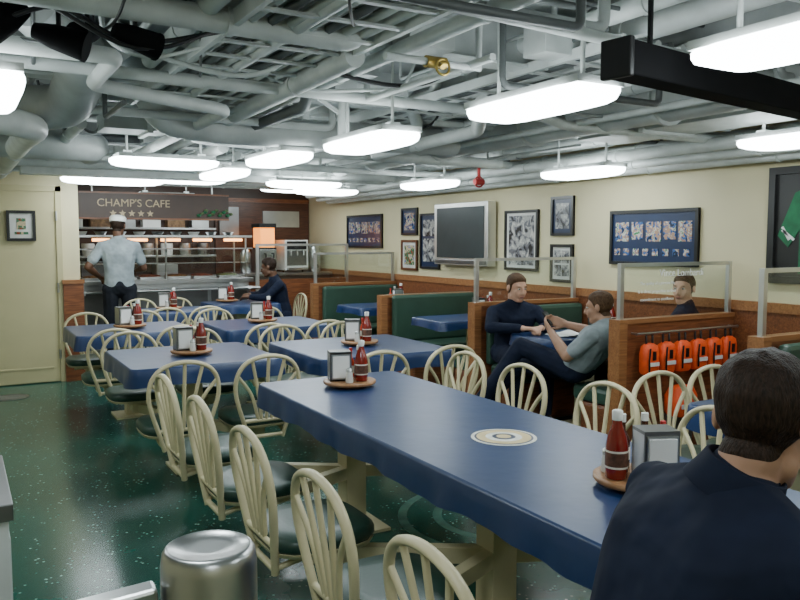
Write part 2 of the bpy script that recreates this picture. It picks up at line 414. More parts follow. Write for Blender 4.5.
# ------------------------------------------------------------------ condiments
def c_tray():
    k=MB();k.lathe([(.075,0),(.078,.012),(.13,.014),(.135,.02),(.135,.03),(.125,.032)],(0,0,0),"wood_tray",28);return k.mesh("lazy_susan_tray")
def c_ketchup():
    k=MB();k.lathe([(.028,0),(.033,.004),(.034,.05),(.034,.10),(.028,.13),(.015,.165),(.014,.18)],(0,0,0),"ketchup",20)
    k.lathe([(.0346,.04),(.0346,.082)],(0,0,0),"label_dark",20);k.lathe([(.0345,.082),(.0345,.088)],(0,0,0),"label",20);k.lathe([(.0345,.034),(.0345,.04)],(0,0,0),"label",20)
    k.lathe([(.016,.178),(.0165,.205),(.012,.208)],(0,0,0),"white_plastic",16);return k.mesh("ketchup_bottle")
def c_sauce():
    k=MB();k.lathe([(.022,0),(.025,.003),(.025,.09),(.012,.12),(.010,.15)],(0,0,0),"sauce_dark",16)
    k.lathe([(.0256,.03),(.0256,.07)],(0,0,0),"label",16);k.lathe([(.012,.148),(.012,.172)],(0,0,0),"white_plastic",12);return k.mesh("steak_sauce_bottle")
def c_hot():
    k=MB();k.lathe([(.018,0),(.02,.003),(.02,.08),(.008,.105),(.007,.135)],(0,0,0),"hotsauce",16)
    k.lathe([(.0205,.02),(.0205,.06)],(0,0,0),"label",16);k.lathe([(.009,.133),(.009,.152)],(0,0,0),"valve_red",12);return k.mesh("hot_sauce_bottle")
def c_nap():
    k=MB();k.box((-.055,-.045,0),(.055,-.04,.145),"steel_dark");k.box((-.055,.04,0),(.055,.045,.145),"steel_dark")
    k.box((-.055,-.045,.14),(.055,.045,.15),"steel_dark");k.box((-.055,-.045,0),(.055,.045,.008),"steel_dark");k.box((-.055,-.04,.008),(-.05,.04,.14),"steel");k.box((.05,-.04,.008),(.055,.04,.14),"steel")
    k.box((-.048,-.050,.010),(.048,-.044,.136),"steel");k.box((-.042,-.056,.018),(.042,-.049,.128),"napkin");k.box((-.042,.044,.018),(.042,.054,.128),"napkin")
    k.box((-.045,-.039,.01),(.045,.039,.135),"napkin");return k.mesh("napkin_dispenser")
def c_shake():
    k=MB();k.lathe([(.018,0),(.02,.004),(.016,.055)],(0,0,0),"white_plastic",12);k.lathe([(.017,.055),(.017,.068),(.008,.075)],(0,0,0),"steel",12);return k.mesh("salt_shaker")
TR,KE,SA,HO,NA,SH=c_tray(),c_ketchup(),c_sauce(),c_hot(),c_nap(),c_shake()
RS=math.radians(-30)
def caddy(x,y,z=.751,rot=RS):
    inst(TR,"lazy_susan_tray",(x,y,z)); z1=z+.0325
    def at(dx,dy): return (x+dx*math.cos(rot)-dy*math.sin(rot),y+dx*math.sin(rot)+dy*math.cos(rot),z1)
    inst(NA,"napkin_dispenser",at(-.052,0),rot+.25)
    inst(KE,"ketchup_bottle",at(.062,-.03),rot+random.random()); inst(SA,"steak_sauce_bottle",at(.045,.045),rot); inst(HO,"hot_sauce_bottle",at(.0,.09),rot)
    inst(SH,"salt_shaker",at(.005,-.085),rot)
def near_caddy(x,y,z=.751):
    rot=RS; inst(TR,"lazy_susan_tray",(x,y,z)); z1=z+.0325
    def at(dx,dy): return (x+dx*math.cos(rot)-dy*math.sin(rot),y+dx*math.sin(rot)+dy*math.cos(rot),z1)
    inst(NA,"napkin_dispenser",at(.045,-.02),rot+.12); inst(KE,"ketchup_bottle",at(-.075,-.03),rot)
    inst(SA,"steak_sauce_bottle",at(-.03,.075),rot); inst(SA,"steak_sauce_bottle",at(.045,.09),rot); inst(HO,"hot_sauce_bottle",at(.095,.065),rot); inst(SH,"salt_shaker",at(-.085,.035),rot)
near_caddy(1.79,1.66); caddy(1.74,3.56); caddy(1.33,5.08,rot=RS+.3); caddy(2.5,4.95,rot=RS-.2); caddy(1.28,6.88,rot=RS+.5); caddy(2.42,6.75,rot=RS); caddy(1.98,8.45); caddy(2.85,9.2)
caddy(4.5,6.2);caddy(4.5,7.9,rot=1);caddy(4.62,4.70,rot=RS);caddy(3.30,2.1,rot=1)
k=MB()
for i in range(5): 
    R=Matrix.Rotation(.2*i-.3,3,'Z'); k.box((-.14,-.1,0),(.14,.1,.004),"paper",R,(4.15+.02*i,4.62,.752+.004*i))
k.build("newspaper_stack")

# life vests
k=MB()
for i in range(6):
    x=4.02+i*.16
    k.sq([(.055,.60),(.068,.62),(.07,.74),(.06,.79),(.03,.81)],(x,3.655,0),"orange_vest",4,20,1,.6)
    k.box((x-.045,3.605,.66),(x+.045,3.613,.685),"reflective"); k.box((x-.012,3.603,.70),(x+.012,3.612,.76),"black_plastic")
    k.tube([(x-.045,3.608,.625),(x-.05,3.605,.70),(x-.035,3.612,.78)],.006,"black_plastic",6)
    k.tube([(x-.03,3.655,.80),(x-.03,3.66,.88),(x+.03,3.66,.88),(x+.03,3.655,.80)],.008,"black_plastic",6)
k.tube([(3.9,3.66,.875),(4.93,3.66,.875)],.01,"steel")
for x in (3.92,4.9): k.tube([(x,3.66,.875),(x,3.72,.875)],.008,"steel",6)
k.build("life_vest_rack")
k=MB();k.sq([(.09,.30),(.11,.33),(.11,.44),(.08,.50)],(4.30,3.62,0),"orange_vest",4,20,1,.7);k.box((4.22,3.535,.36),(4.38,3.545,.39),"reflective");k.box((4.2,3.6,.0),(4.4,3.70,.30),"steel_dark");k.build("rescue_bag")

# ------------------------------------------------------------------ lamps
def lamp(x,y,ax='y',z=2.07,l=.78,w=.27,name="fluorescent_light"):
    k=MB(); hx,hy=(w/2,l/2) if ax=='y' else (l/2,w/2)
    k.box((x-hx*.9,y-hy*.97,z+.03),(x+hx*.9,y+hy*.97,z+.06),"pipe_paint")
    k.sq([(.93,.032),(1.0,.025),(1.0,.008),(.965,-.012),(.86,-.026),(.6,-.036),(.25,-.040)][::-1],(x,y,z),"lamp_glow",7,40,hx,hy)
    if ax=='y':  # emissive strips added on top, throwing extra light on the overhead
        for s in (-1,1): k.box((x+s*hx*.55-.022,y-hy*.85,z+.06),(x+s*hx*.55+.022,y+hy*.85,z+.062),"added_uplight")
    else:
        for s in (-1,1): k.box((x-hx*.85,y+s*hy*.55-.022,z+.06),(x+hx*.85,y+s*hy*.55+.022,z+.062),"added_uplight")
    for sgn in (-1,1):
        px,py=(x,y+sgn*hy*.7) if ax=='y' else (x+sgn*hx*.7,y)
        k.tube([(px,py,z+.05),(px,py,ZC)],.01,"pipe_paint",6)
        k.box((px-.03,py-.03,z+.062),(px+.03,py+.03,z+.085),"pipe_paint")
    k.build(name)
lamp(2.19,2.64);lamp(2.06,3.95,z=2.04);lamp(2.24,1.42,z=2.09);lamp(.12,3.5);lamp(4.25,2.75);lamp(4.4,4.75,z=2.03)
lamp(1.4,6.0,'x');lamp(1.45,8.45,'x',l=1.0,z=2.1);lamp(2.05,5.35);lamp(2.1,6.8);lamp(2.15,8.2,'x',z=2.12);lamp(4.05,6.5,z=2.03);lamp(3.2,7.6,'x');lamp(3.9,8.6,'x')
lamp(.1,1.2);lamp(2.2,-.4);lamp(.0,-.9);lamp(4.2,.8);lamp(-.9,5.6);lamp(2.5,10.7,'x');lamp(4.1,10.3,'x',z=2.2)  # lamps around and behind the camera are unseen, added to light the foreground

# ------------------------------------------------------------------ overhead
for i,y in enumerate([.3,1.75,3.2,4.6,6.1,7.5,9.3,10.6]):
    k=MB();k.box((XL,y-.01,2.38),(XR,y+.01,ZC),"ceiling_paint");k.box((XL,y-.06,2.365),(XR,y+.06,2.38),"pipe_paint");k.build("ceiling_beam")
for x in (-.6,1.62,3.05):
    k=MB();k.box((x-.01,YB,2.42),(x+.01,YF,ZC),"ceiling_paint");k.box((x-.05,YB,2.40),(x+.05,YF,2.415),"pipe_paint");k.build("ceiling_girder")
def pipe(path,r,mt="pipe_paint",name="ceiling_pipe",n=12,flange=True):
    k=MB();P=[V(p) for p in path]; pts=[]
    for i,p in enumerate(P):
        if 0<i<len(P)-1:
            d=min(r*2.2,(P[i]-P[i-1]).length*.45,(P[i+1]-P[i]).length*.45)
            a=p+(P[i-1]-p).normalized()*d; b=p+(P[i+1]-p).normalized()*d
            for t_ in (0,.2,.4,.6,.8,1): pts.append(a*(1-t_)**2+p*2*t_*(1-t_)+b*t_*t_)
        else: pts.append(p)
    k.tube(pts,r,mt,n)
    if flange and r>.03:
        for i in range(len(P)-1):
            d=P[i+1]-P[i];L_=d.length;q=int(L_/1.1)
            for j in range(q):
                c=P[i]+d*((j+.5)/q);u=d.normalized(); k.tube([c-u*.012,c+u*.012],r*1.14,mt,n)
    k.build(name)
pipe([(-1.9,5.2,2.28),(.35,5.2,2.28),(.62,5.0,2.28),(.62,4.25,2.42),(.3,3.6,2.5)],.13,"duct_paint","ventilation_duct",16)
pipe([(.75,4.2,2.5),(1.0,4.75,2.5),(1.12,4.95,2.24),(1.5,5.02,2.22),(3.35,5.02,2.24)],.10,"duct_paint","ventilation_duct",16)
pipe([(-1.9,6.4,2.22),(.9,6.4,2.22),(1.1,7.2,2.3),(1.1,8.88,2.3)],.12,"duct_paint","ventilation_duct",16)
pipe([(-1.9,4.55,2.12),(.25,4.55,2.12),(.42,4.8,2.12),(.42,5.7,2.16),(.42,8.8,2.18)],.075,"pipe_paint","ventilation_duct",16)
pipe([(3.62,.2,2.33),(3.62,9.8,2.33)],.15,"duct_paint","ventilation_duct",18)
pipe([(2.72,1.0,2.45),(2.72,10.9,2.42)],.06)
pipe([(2.55,-1,2.50),(2.55,4.4,2.48),(2.9,4.8,2.3),(2.9,9.4,2.28)],.045)
pipe([(1.75,.5,2.35),(1.75,5.6,2.33),(1.75,11,2.33)],.035)
pipe([(1.2,-1,2.33),(1.2,4.4,2.33)],.028)
pipe([(.85,-1,2.38),(.85,3.9,2.36)],.04)
pipe([(-1.9,3.9,2.30),(5,3.95,2.28)],.03)
pipe([(-1.9,2.9,2.35),(1.5,2.95,2.32),(1.5,2.95,2.55)],.05)
pipe([(.2,2.2,2.32),(3.4,2.45,2.30),(4.95,2.45,2.3)],.025)
pipe([(-1.9,7.6,2.2),(4.9,7.7,2.2)],.05)
pipe([(1.2,9.15,2.22),(4.95,9.15,2.22)],.06)
pipe([(.2,6.9,2.18),(4.9,6.95,2.18)],.03)
pipe([(2.4,5.9,2.2),(4.95,5.9,2.2)],.035)
pipe([(2.75,2.6,2.24),(2.75,3.5,2.24),(3.3,3.7,2.2),(4.95,3.7,2.2)],.03)
pipe([(2.45,3.4,2.22),(2.95,4.15,2.20),(2.95,5.6,2.18),(4.3,5.7,2.18)],.045)
pipe([(1.55,3.1,2.30),(1.55,5.8,2.26),(2.6,5.9,2.24)],.05)
pipe([(-1.9,3.35,2.24),(.6,3.35,2.24),(.6,4.0,2.24),(1.35,4.3,2.22),(1.35,7.4,2.2)],.035)
pipe([(3.25,1.2,2.34),(3.25,8.8,2.30)],.04)
pipe([(3.38,1.2,2.22),(3.38,8.8,2.22)],.022)
pipe([(2.45,5.2,2.2),(2.45,9.0,2.18)],.03)
pipe([(1.85,6.0,2.22),(1.85,9.4,2.2)],.045)
pipe([(.75,5.5,2.26),(.75,8.85,2.22)],.04)
pipe([(-1.9,8.3,2.16),(1.6,8.35,2.2),(4.9,8.35,2.2)],.035)
pipe([(1.2,10.0,2.22),(4.95,10.0,2.22)],.045)
for i,(x,z,r) in enumerate([(4.85,2.08,.05),(4.72,2.10,.035),(4.6,2.16,.045),(4.88,2.22,.06),(4.45,2.3,.05),(4.65,2.32,.06),(4.25,2.52,.05)]):
    pipe([(x,-1.7,z),(x,10.6+.1*i,z)],r)
k=MB();k.box((3.85,.3,2.20),(4.3,4.2,2.44),"duct_paint")
for y in (.9,1.8,2.7,3.6): k.box((3.83,y-.02,2.18),(4.32,y+.02,2.46),"pipe_paint")
k.build("ventilation_duct",.005)
k=MB();k.box((.9,5.55,2.25),(3.0,5.85,2.48),"duct_paint")
for x in (1.2,1.8,2.4): k.box((x-.02,5.53,2.23),(x+.02,5.87,2.5),"pipe_paint")
k.build("ventilation_duct",.005)
k=MB();k.box((.55,7.85,2.1),(3.3,8.02,2.2),"pipe_paint")
k.build("cable_tray",.003)
k=MB()
for x in (.95,1.55): k.box((x-.012,1.2,2.30),(x+.012,4.9,2.36),"pipe_paint")
for i in range(14): k.box((.95,1.4+.25*i,2.305),(1.55,1.43+.25*i,2.315),"pipe_paint")
for j in range(7): k.tube(arc([(1.0+.08*j,1.2,2.335),(1.02+.08*j,2.5,2.34),(.99+.08*j,3.8,2.335),(1.01+.08*j,4.9,2.34)],4),.02,"pipe_dark" if j%3==1 else "pipe_paint",6)
k.build("cable_tray")
k=MB()
for x in (2.55,3.0): k.box((x-.01,2.5,2.34),(x+.01,6.0,2.39),"pipe_paint")
for i in range(13): k.box((2.55,2.6+.27*i,2.342),(3.0,2.63+.27*i,2.352),"pipe_paint")
for j in range(5): k.tube(arc([(2.6+.08*j,2.5,2.37),(2.61+.08*j,3.5,2.375),(2.59+.08*j,4.8,2.37),(2.6+.08*j,6,2.37)],4),.02,"pipe_dark" if j%2 else "pipe_paint",6)
k.build("cable_tray")
k=MB()
for y in (6.3,6.55):
    k.box((3.1,y-.012,2.24),(4.9,y+.012,2.28),"pipe_paint")
for j in range(3): k.tube([(3.1,6.34+.08*j,2.29),(4.9,6.34+.08*j,2.29)],.02,"pipe_dark",6)
k.build("cable_tray")
for i in range(70):
    x=random.uniform(.1,4.3);y=random.uniform(1.5,9.4);l=random.uniform(.5,2.0);z=random.uniform(2.20,2.5);r=random.choice([.010,.014,.018,.026,.034])
    if random.random()<.5: p=[(x,y,z),(min(x+l,4.9),y,z),(min(x+l,4.9),y,2.6)]
    else: p=[(x,y,z),(x,min(y+l,8.7),z),(x,min(y+l,8.7),2.6)]
    if random.random()<.35: p=[(x,y,2.6)]+p
    pipe(p,r,random.choice(["pipe_paint","pipe_paint","duct_paint","ceiling_paint","pipe_dark"]),"conduit",7,False)
for i in range(34):
    x=random.uniform(.2,4.4);y=random.uniform(2.2,8.6)
    k=MB();k.bar((x,y,2.42),(x+random.uniform(-.25,.25),y+random.uniform(-.2,.2),2.6),.03,.03,"pipe_paint");k.box((x-.07,y-.05,2.36),(x+.07,y+.05,2.42),"ceiling_paint");k.build("pipe_hanger")
# draped cables
for i in range(22):
    x=random.uniform(.2,4.0);y=random.uniform(2.0,7.5);a=random.uniform(0,math.pi);l=random.uniform(.5,1.1);dx,dy=math.cos(a)*l/3,math.sin(a)*l/3
    k=MB();k.tube(arc([(x,y,2.58),(x+.3*dx,y+.3*dy,2.36),(x+dx,y+dy,2.27+random.uniform(-.03,.04)),(x+2*dx,y+2*dy,2.29),(x+2.8*dx,y+2.8*dy,2.38),(x+3*dx,y+3*dy,2.58)],5),random.choice([.006,.009,.012]),random.choice(["cable_black","pipe_dark","pipe_paint"]),6)
    k.build("electrical_cable")
for (x,y) in ((.6,2.4),(1.9,3.1),(2.5,2.9),(3.2,4.4),(1.3,4.1),(2.3,5.0),(.9,5.2),(2.9,6.9),(1.6,7.2),(3.5,3.2)):
    k=MB();k.box((x-.12,y-.08,2.36),(x+.12,y+.08,2.5),"pipe_paint");k.tube([(x,y,2.5),(x,y,2.6)],.015,"pipe_paint",6);k.tube([(x+.05,y-.08,2.43),(x+.05,y-.3,2.43),(x+.05,y-.3,2.6)],.012,"pipe_dark",6);k.build("junction_box",.006)
k=MB();k.box((.95,3.05,2.40),(1.5,3.5,2.5),"pipe_paint")
for i in range(8): k.box((.98,3.08+.05*i,2.385),(1.47,3.10+.05*i,2.40),"duct_paint")
k.build("air_vent")
k=MB();k.tube([(2.06,4.30,2.1),(2.06,4.30,2.6)],.028,"pipe_paint",10);k.bar((1.7,4.30,2.42),(2.5,4.30,2.42),.04,.04,"pipe_paint");k.bar((1.75,4.30,2.42),(2.06,4.30,2.25),.02,.02,"pipe_paint");k.build("pipe_hanger")
k=MB();k.tube([(1.80,2.92,2.27),(1.90,2.92,2.27)],.026,"brass",12);k.tube([(1.85,2.92,2.27),(1.85,2.86,2.24)],.012,"brass",8)
k.tube([(1.85+.034*math.cos(a),2.86,2.24+.034*math.sin(a)) for a in [i*math.pi/6 for i in range(12)]],.006,"brass",6,True)
k.tube([(1.6,2.92,2.27),(2.08,2.92,2.27),(2.08,2.92,2.6)],.018,"pipe_paint",8);k.build("brass_valve")
k=MB();k.tube([(4.38,6.2,2.06),(4.48,6.2,2.06)],.03,"valve_red",12);k.tube([(4.43,6.2,2.06),(4.43,6.2,2.2)],.016,"valve_red",8)
k.tube([(4.43+.05*math.cos(a),6.2,2.06+.05*math.sin(a)) for a in [i*math.pi/6 for i in range(12)]],.008,"valve_red",6,True);k.tube([(4.43,6.2,2.18),(4.43,6.2,2.6)],.014,"pipe_paint");k.build("fire_valve")
k=MB();k.bar((2.00,1.99,2.12),(3.55,2.24,2.12),.11,.12,"black_matte");k.bar((1.985,1.988,2.12),(2.01,1.992,2.12),.125,.135,"black_plastic")
for t_ in (.1,.9):
    x=2.03+1.5*t_;y=1.99+.24*t_;k.tube([(x,y,2.17),(x,y,ZC)],.012,"black_plastic",6)
k.build("projection_screen_housing",.006)
def spot(x,y,z,d,s=1):
    k=MB();d=V(d).normalized()*s;c=V((x,y,z))
    k.tube([c-d*.09,c-d*.02,c+d*.09],[.028*s,.045*s,.055*s],"black_matte",16);k.tube([c+d*.088,c+d*.10],[.057*s,.057*s],"black_matte",16)
    k.tube([c,c+V((0,0,.1)),(x,y,2.6)],.009,"black_plastic",6);k.build("stage_spotlight")
spot(.36,3.12,2.23,(.8,-.3,-.25));spot(.60,2.98,2.23,(.9,.2,-.2),.9);spot(.17,3.06,2.25,(-.6,-.3,-.5),1.15);spot(.47,3.20,2.28,(-.4,-.5,-.2),.8)
k=MB();k.tube([(-.3,3.05,2.34),(1.0,3.05,2.34)],.018,"cable_black",8);k.tube([(-.1,3.05,2.34),(-.1,3.05,2.6)],.01,"cable_black",6);k.tube([(.8,3.05,2.34),(.8,3.05,2.6)],.01,"cable_black",6)
k.tube(arc([(-.3,3.04,2.33),(.1,3.02,2.24),(.35,3.04,2.32),(.6,3.0,2.22),(1.0,3.05,2.33)],5),.009,"cable_black",6)
k.tube(arc([(.3,3.0,2.32),(.6,2.96,2.19),(.9,3.0,2.3),(1.2,3.2,2.5)],5),.008,"cable_black",6);k.build("lighting_bar")

# ------------------------------------------------------------------ serving line
k=MB()
k.box((1.25,10.0,.12),(3.4,10.6,.95),"steel");k.box((1.3,10.05,0),(3.35,10.55,.12),"black_plastic")
for i in range(4): k.box((1.3+.53*i,9.985,.2),(1.3+.53*i+.48,10.0,.88),"steel_dark")
k.box((1.2,9.95,.95),(3.45,10.65,1.0),"steel")
for j in range(3): k.tube([(1.2,9.70+.08*j,.88),(3.45,9.70+.08*j,.88)],.014,"steel",8)
for x in (1.3,2.3,3.3): k.bar((x,9.68,.86),(x,9.98,.86),.03,.03,"steel")
for i,f in enumerate(["food_a","food_b","food_c","food_a","food_c","food_b"]):
    x=1.35+.34*i;k.box((x,10.15,1.0),(x+.3,10.5,1.03),"steel");k.sq([(.13,1.03),(.12,1.045),(.06,1.055)],(x+.15,10.32,0),f,4,20,1,1.1)
for x in (1.28,2.33,3.38):
    k.tube([(x,10.05,1.0),(x,10.05,1.55)],.014,"steel");k.tube([(x,10.55,1.0),(x,10.55,1.55)],.014,"steel")
k.box((1.22,9.95,1.53),(3.44,10.6,1.56),"steel");k.box((1.22,9.93,1.38),(3.44,10.15,1.395),"steel");k.box((1.25,9.94,1.10),(3.41,9.946,1.37),"clear_acrylic")
k.box((1.25,9.96,1.20),(3.41,10.12,1.21),"steel")
for i in range(5): k.tube([(1.5+.42*i,10.35,1.50),(1.75+.42*i,10.35,1.50)],.018,"heat_glow",8)
k.build("serving_counter",.003)
k=MB()
for i in range(9):
    x=1.35+.23*i
    k.lathe([(.05,1.56),(.075,1.60),(.078,1.605)],(x,10.2,0),["white_plastic","steel","steel"][i%3],14)
k.build("bowl_stack")
k=MB();k.box((1.16,9.55,1.74),(3.0,9.62,2.06),"sign_brown");k.box((1.16,9.54,1.74),(3.0,9.55,1.76),"wood_red");k.box((1.16,9.54,2.04),(3.0,9.55,2.06),"wood_red")
for i in range(5):
    cx,cz=1.62+.105*i,1.81;pts=[]
    for j in range(10):
        a=math.pi/2+j*math.pi/5;rr=.042 if j%2==0 else .018;pts.append((cx+rr*math.cos(a),9.535,cz+rr*math.sin(a)))
    k.add(pts+[(cx,9.535,cz)],[(j,10,(j+1)%10) for j in range(10)],"sign_letter")
for i in range(14): k.ball((2.62+.03*i+.01*(i%3),9.53,1.80+.02*(i%4)),(.03,.012,.02),"food_b" if i%2 else "jersey_green",8)
k.tube([(1.4,9.58,2.06),(1.4,9.58,2.6)],.012,"steel");k.tube([(2.8,9.58,2.06),(2.8,9.58,2.6)],.012,"steel")
sg=k.build("cafe_sign")
c=bpy.data.curves.new("sign_text","FONT");c.body="CHAMP'S CAFE";c.size=.125;c.extrude=.004;c.align_x='CENTER';c.materials.append(M["sign_letter"])
o_=bpy.data.objects.new("sign_text",c);COL.objects.link(o_);o_.rotation_euler=(math.pi/2,0,0);o_.parent=sg;o_.location=V((1.86,9.542,1.89))-sg.location
k=MB();k.box((1.2,11.3,.0),(3.4,11.7,.9),"steel");k.box((1.2,11.45,1.25),(3.4,11.7,1.28),"steel");k.box((1.2,11.45,1.65),(3.4,11.7,1.68),"steel")
for i in range(8): k.lathe([(.08,1.28),(.09,1.42),(.085,1.45)],(1.35+.27*i,11.57,0),["steel","white_plastic","steel","steel_dark"][i%4],14)
for i in range(6): k.box((1.3+.35*i,11.48,1.68),(1.55+.35*i,11.66,1.85+.03*(i%3)),["white_plastic","food_a","steel"][i%3])
k.box((1.5,11.35,.9),(2.1,11.65,1.2),"steel_dark");k.box((2.5,11.35,.9),(2.8,11.65,1.15),"steel");k.build("galley_shelving",.003)
k=MB();k.box((3.55,10.75,0),(4.93,11.4,.98),"steel_dark");k.box((3.5,10.7,.98),(4.95,11.45,1.02),"steel");k.box((3.6,10.735,.1),(4.2,10.75,.9),"wood_red");k.box((4.25,10.735,.1),(4.88,10.75,.9),"wood_red");k.build("beverage_counter",.004)
k=MB();k.box((3.86,10.85,1.02),(4.12,11.2,1.36),"steel");k.box((3.88,10.87,1.38),(4.10,11.18,1.68),"juice_glow");k.box((3.86,10.85,1.68),(4.12,11.2,1.74),"black_plastic");k.box((3.86,10.85,1.36),(4.12,11.2,1.39),"black_plastic")
for x in (3.93,4.05): k.tube([(x,10.85,1.3),(x,10.78,1.3),(x,10.78,1.24)],.012,"black_plastic",6)
k.build("juice_dispenser",.006)
k=MB();k.box((4.25,10.85,1.05),(4.62,11.25,1.50),"white_plastic");k.box((4.28,10.835,1.36),(4.59,10.85,1.48),"black_plastic");k.box((4.28,10.78,1.05),(4.59,10.85,1.09),"steel");k.box((4.28,10.84,1.12),(4.59,10.85,1.34),"steel_dark")
for i in range(3): k.tube([(4.33+.1*i,10.85,1.34),(4.33+.1*i,10.80,1.34),(4.33+.1*i,10.80,1.27)],.012,"steel",6)
for x in (4.28,4.59): k.tube([(x,11.0,1.02),(x,11.0,1.05)],.015,"black_plastic",6)
k.build("soda_machine",.006)
k=MB();k.lathe([(.09,1.02),(.10,1.03),(.10,1.35),(.07,1.42),(.02,1.45)],(4.78,11.0,0),"steel",20);k.tube([(4.78,10.9,1.12),(4.78,10.85,1.12),(4.78,10.85,1.08)],.01,"black_plastic",6);k.build("coffee_urn")
k=MB();k.lathe([(.07,1.02),(.08,1.03),(.08,1.3),(.05,1.36)],(3.7,11.0,0),"steel",18);k.build("coffee_urn")
k=MB()
for x in (3.45,4.75): k.box((x-.02,9.78,0),(x+.02,9.82,1.45),"aluminium")
k.box((3.45,9.785,1.42),(4.75,9.815,1.45),"aluminium");k.box((3.47,9.797,.98),(4.73,9.803,1.42),"clear_acrylic");k.box((3.47,9.78,0),(4.73,9.82,.98),"wood_red");k.build("booth_divider")
k=MB();k.box((3.45,11.66,0),(4.98,11.7,2.1),"wood_dark");k.box((3.4,11.64,2.08),(4.98,11.7,2.14),"wood_red")
k.box((3.5,11.6,1.55),(3.8,11.66,2.0),"steel_dark");k.box((4.2,11.62,1.7),(4.8,11.66,1.95),"steel");k.build("trim_front")

# floor emblem and drain
k=MB();k.lathe([(.55,0.0),(.55,.003)],(2.52,3.32,0),"emblem_green",48,False);k.lathe([(.50,.003),(.50,.004)],(2.52,3.32,0),"floor_green",48,False);k.lathe([(.36,.004),(.35,.005)],(2.52,3.32,0),"emblem_green",48,False);k.lathe([(.31,.005),(.31,.006)],(2.52,3.32,0),"floor_green",48,False);k.build("floor_emblem")
k=MB();k.lathe([(.16,0),(.16,.004)],(.42,8.2,0),"steel_dark",24,False)
for i in range(5): k.box((.30,8.12+.035*i,.004),(.54,8.13+.035*i,.006),"steel")
k.build("floor_drain")
# foreground stanchion, rail and cabinet
k=MB();k.lathe([(.062,.01),(.062,1.08),(.060,1.094),(.056,1.100),(.052,1.102),(.0505,1.0995),(.02,1.0995)],(.275,.985,0),"steel",36);k.lathe([(.10,0),(.10,.012)],(.275,.985,0),"steel",24);k.build("stanchion_post")
k=MB();k.bar((.208,.99,1.045),(-.55,1.02,.99),.035,.035,"steel");k.tube([(-.5,1.02,0),(-.5,1.02,.99)],.02,"steel");k.lathe([(.08,0),(.08,.012)],(-.5,1.02,0),"steel",20);k.build("guard_rail",.005)
k=MB();k.box((-.45,1.95,.03),(.085,2.4,.86),"duct_paint");k.box((-.46,1.94,.86),(.095,2.41,.9),"steel_dark");k.box((-.44,1.97,0),(.07,2.38,.03),"black_plastic");k.box((.085,2.0,.1),(.09,2.36,.8),"duct_paint");k.build("tray_cabinet",.006)

# ------------------------------------------------------------------ people
ico=bmesh.new();bmesh.ops.create_icosphere(ico,subdivisions=2,radius=1);ICO=[v.co.copy() for v in ico.verts];IF=[[v.index for v in f.verts] for f in ico.faces];ico.free()
def clothmat(name,c): 
    if name not in M: mat(name,c,.85,var=.22,scale=9,bump=.7,bscale=7,spec=.2,bdist=.04)
def skinmat(name,c):
    if name not in M:
        mat(name,c,.55,var=.08,scale=14); M[name].node_tree.nodes["Principled BSDF"].inputs["Subsurface Weight"].default_value=.08
        M[name].node_tree.nodes["Principled BSDF"].inputs["Subsurface Radius"].default_value=(.01,.004,.002)
def hairmat(name,c):
    if name not in M: mat(name,c,.6,var=.6,scale=10,bump=.45,bscale=12,spec=.2,stretch=(22,22,5))
skinmat("skin_light",(.55,.31,.21));skinmat("skin_dark",(.12,.055,.03));skinmat("skin_mid",(.40,.22,.14))
hairmat("hair_black",(.024,.013,.008));hairmat("hair_brown",(.08,.042,.02))
clothmat("uniform_navy",(.009,.013,.030));clothmat("shirt_grey",(.27,.31,.33));clothmat("pants_black",(.012,.014,.02))
mat("shoe_black",(.01,.01,.01),.3); mat("eye_white",(.50,.48,.45),.2); mat("iris",(.02,.015,.01),.2); 
mat("lips",(.33,.13,.10),.5);mat("cap_white",(.8,.8,.78),.8)
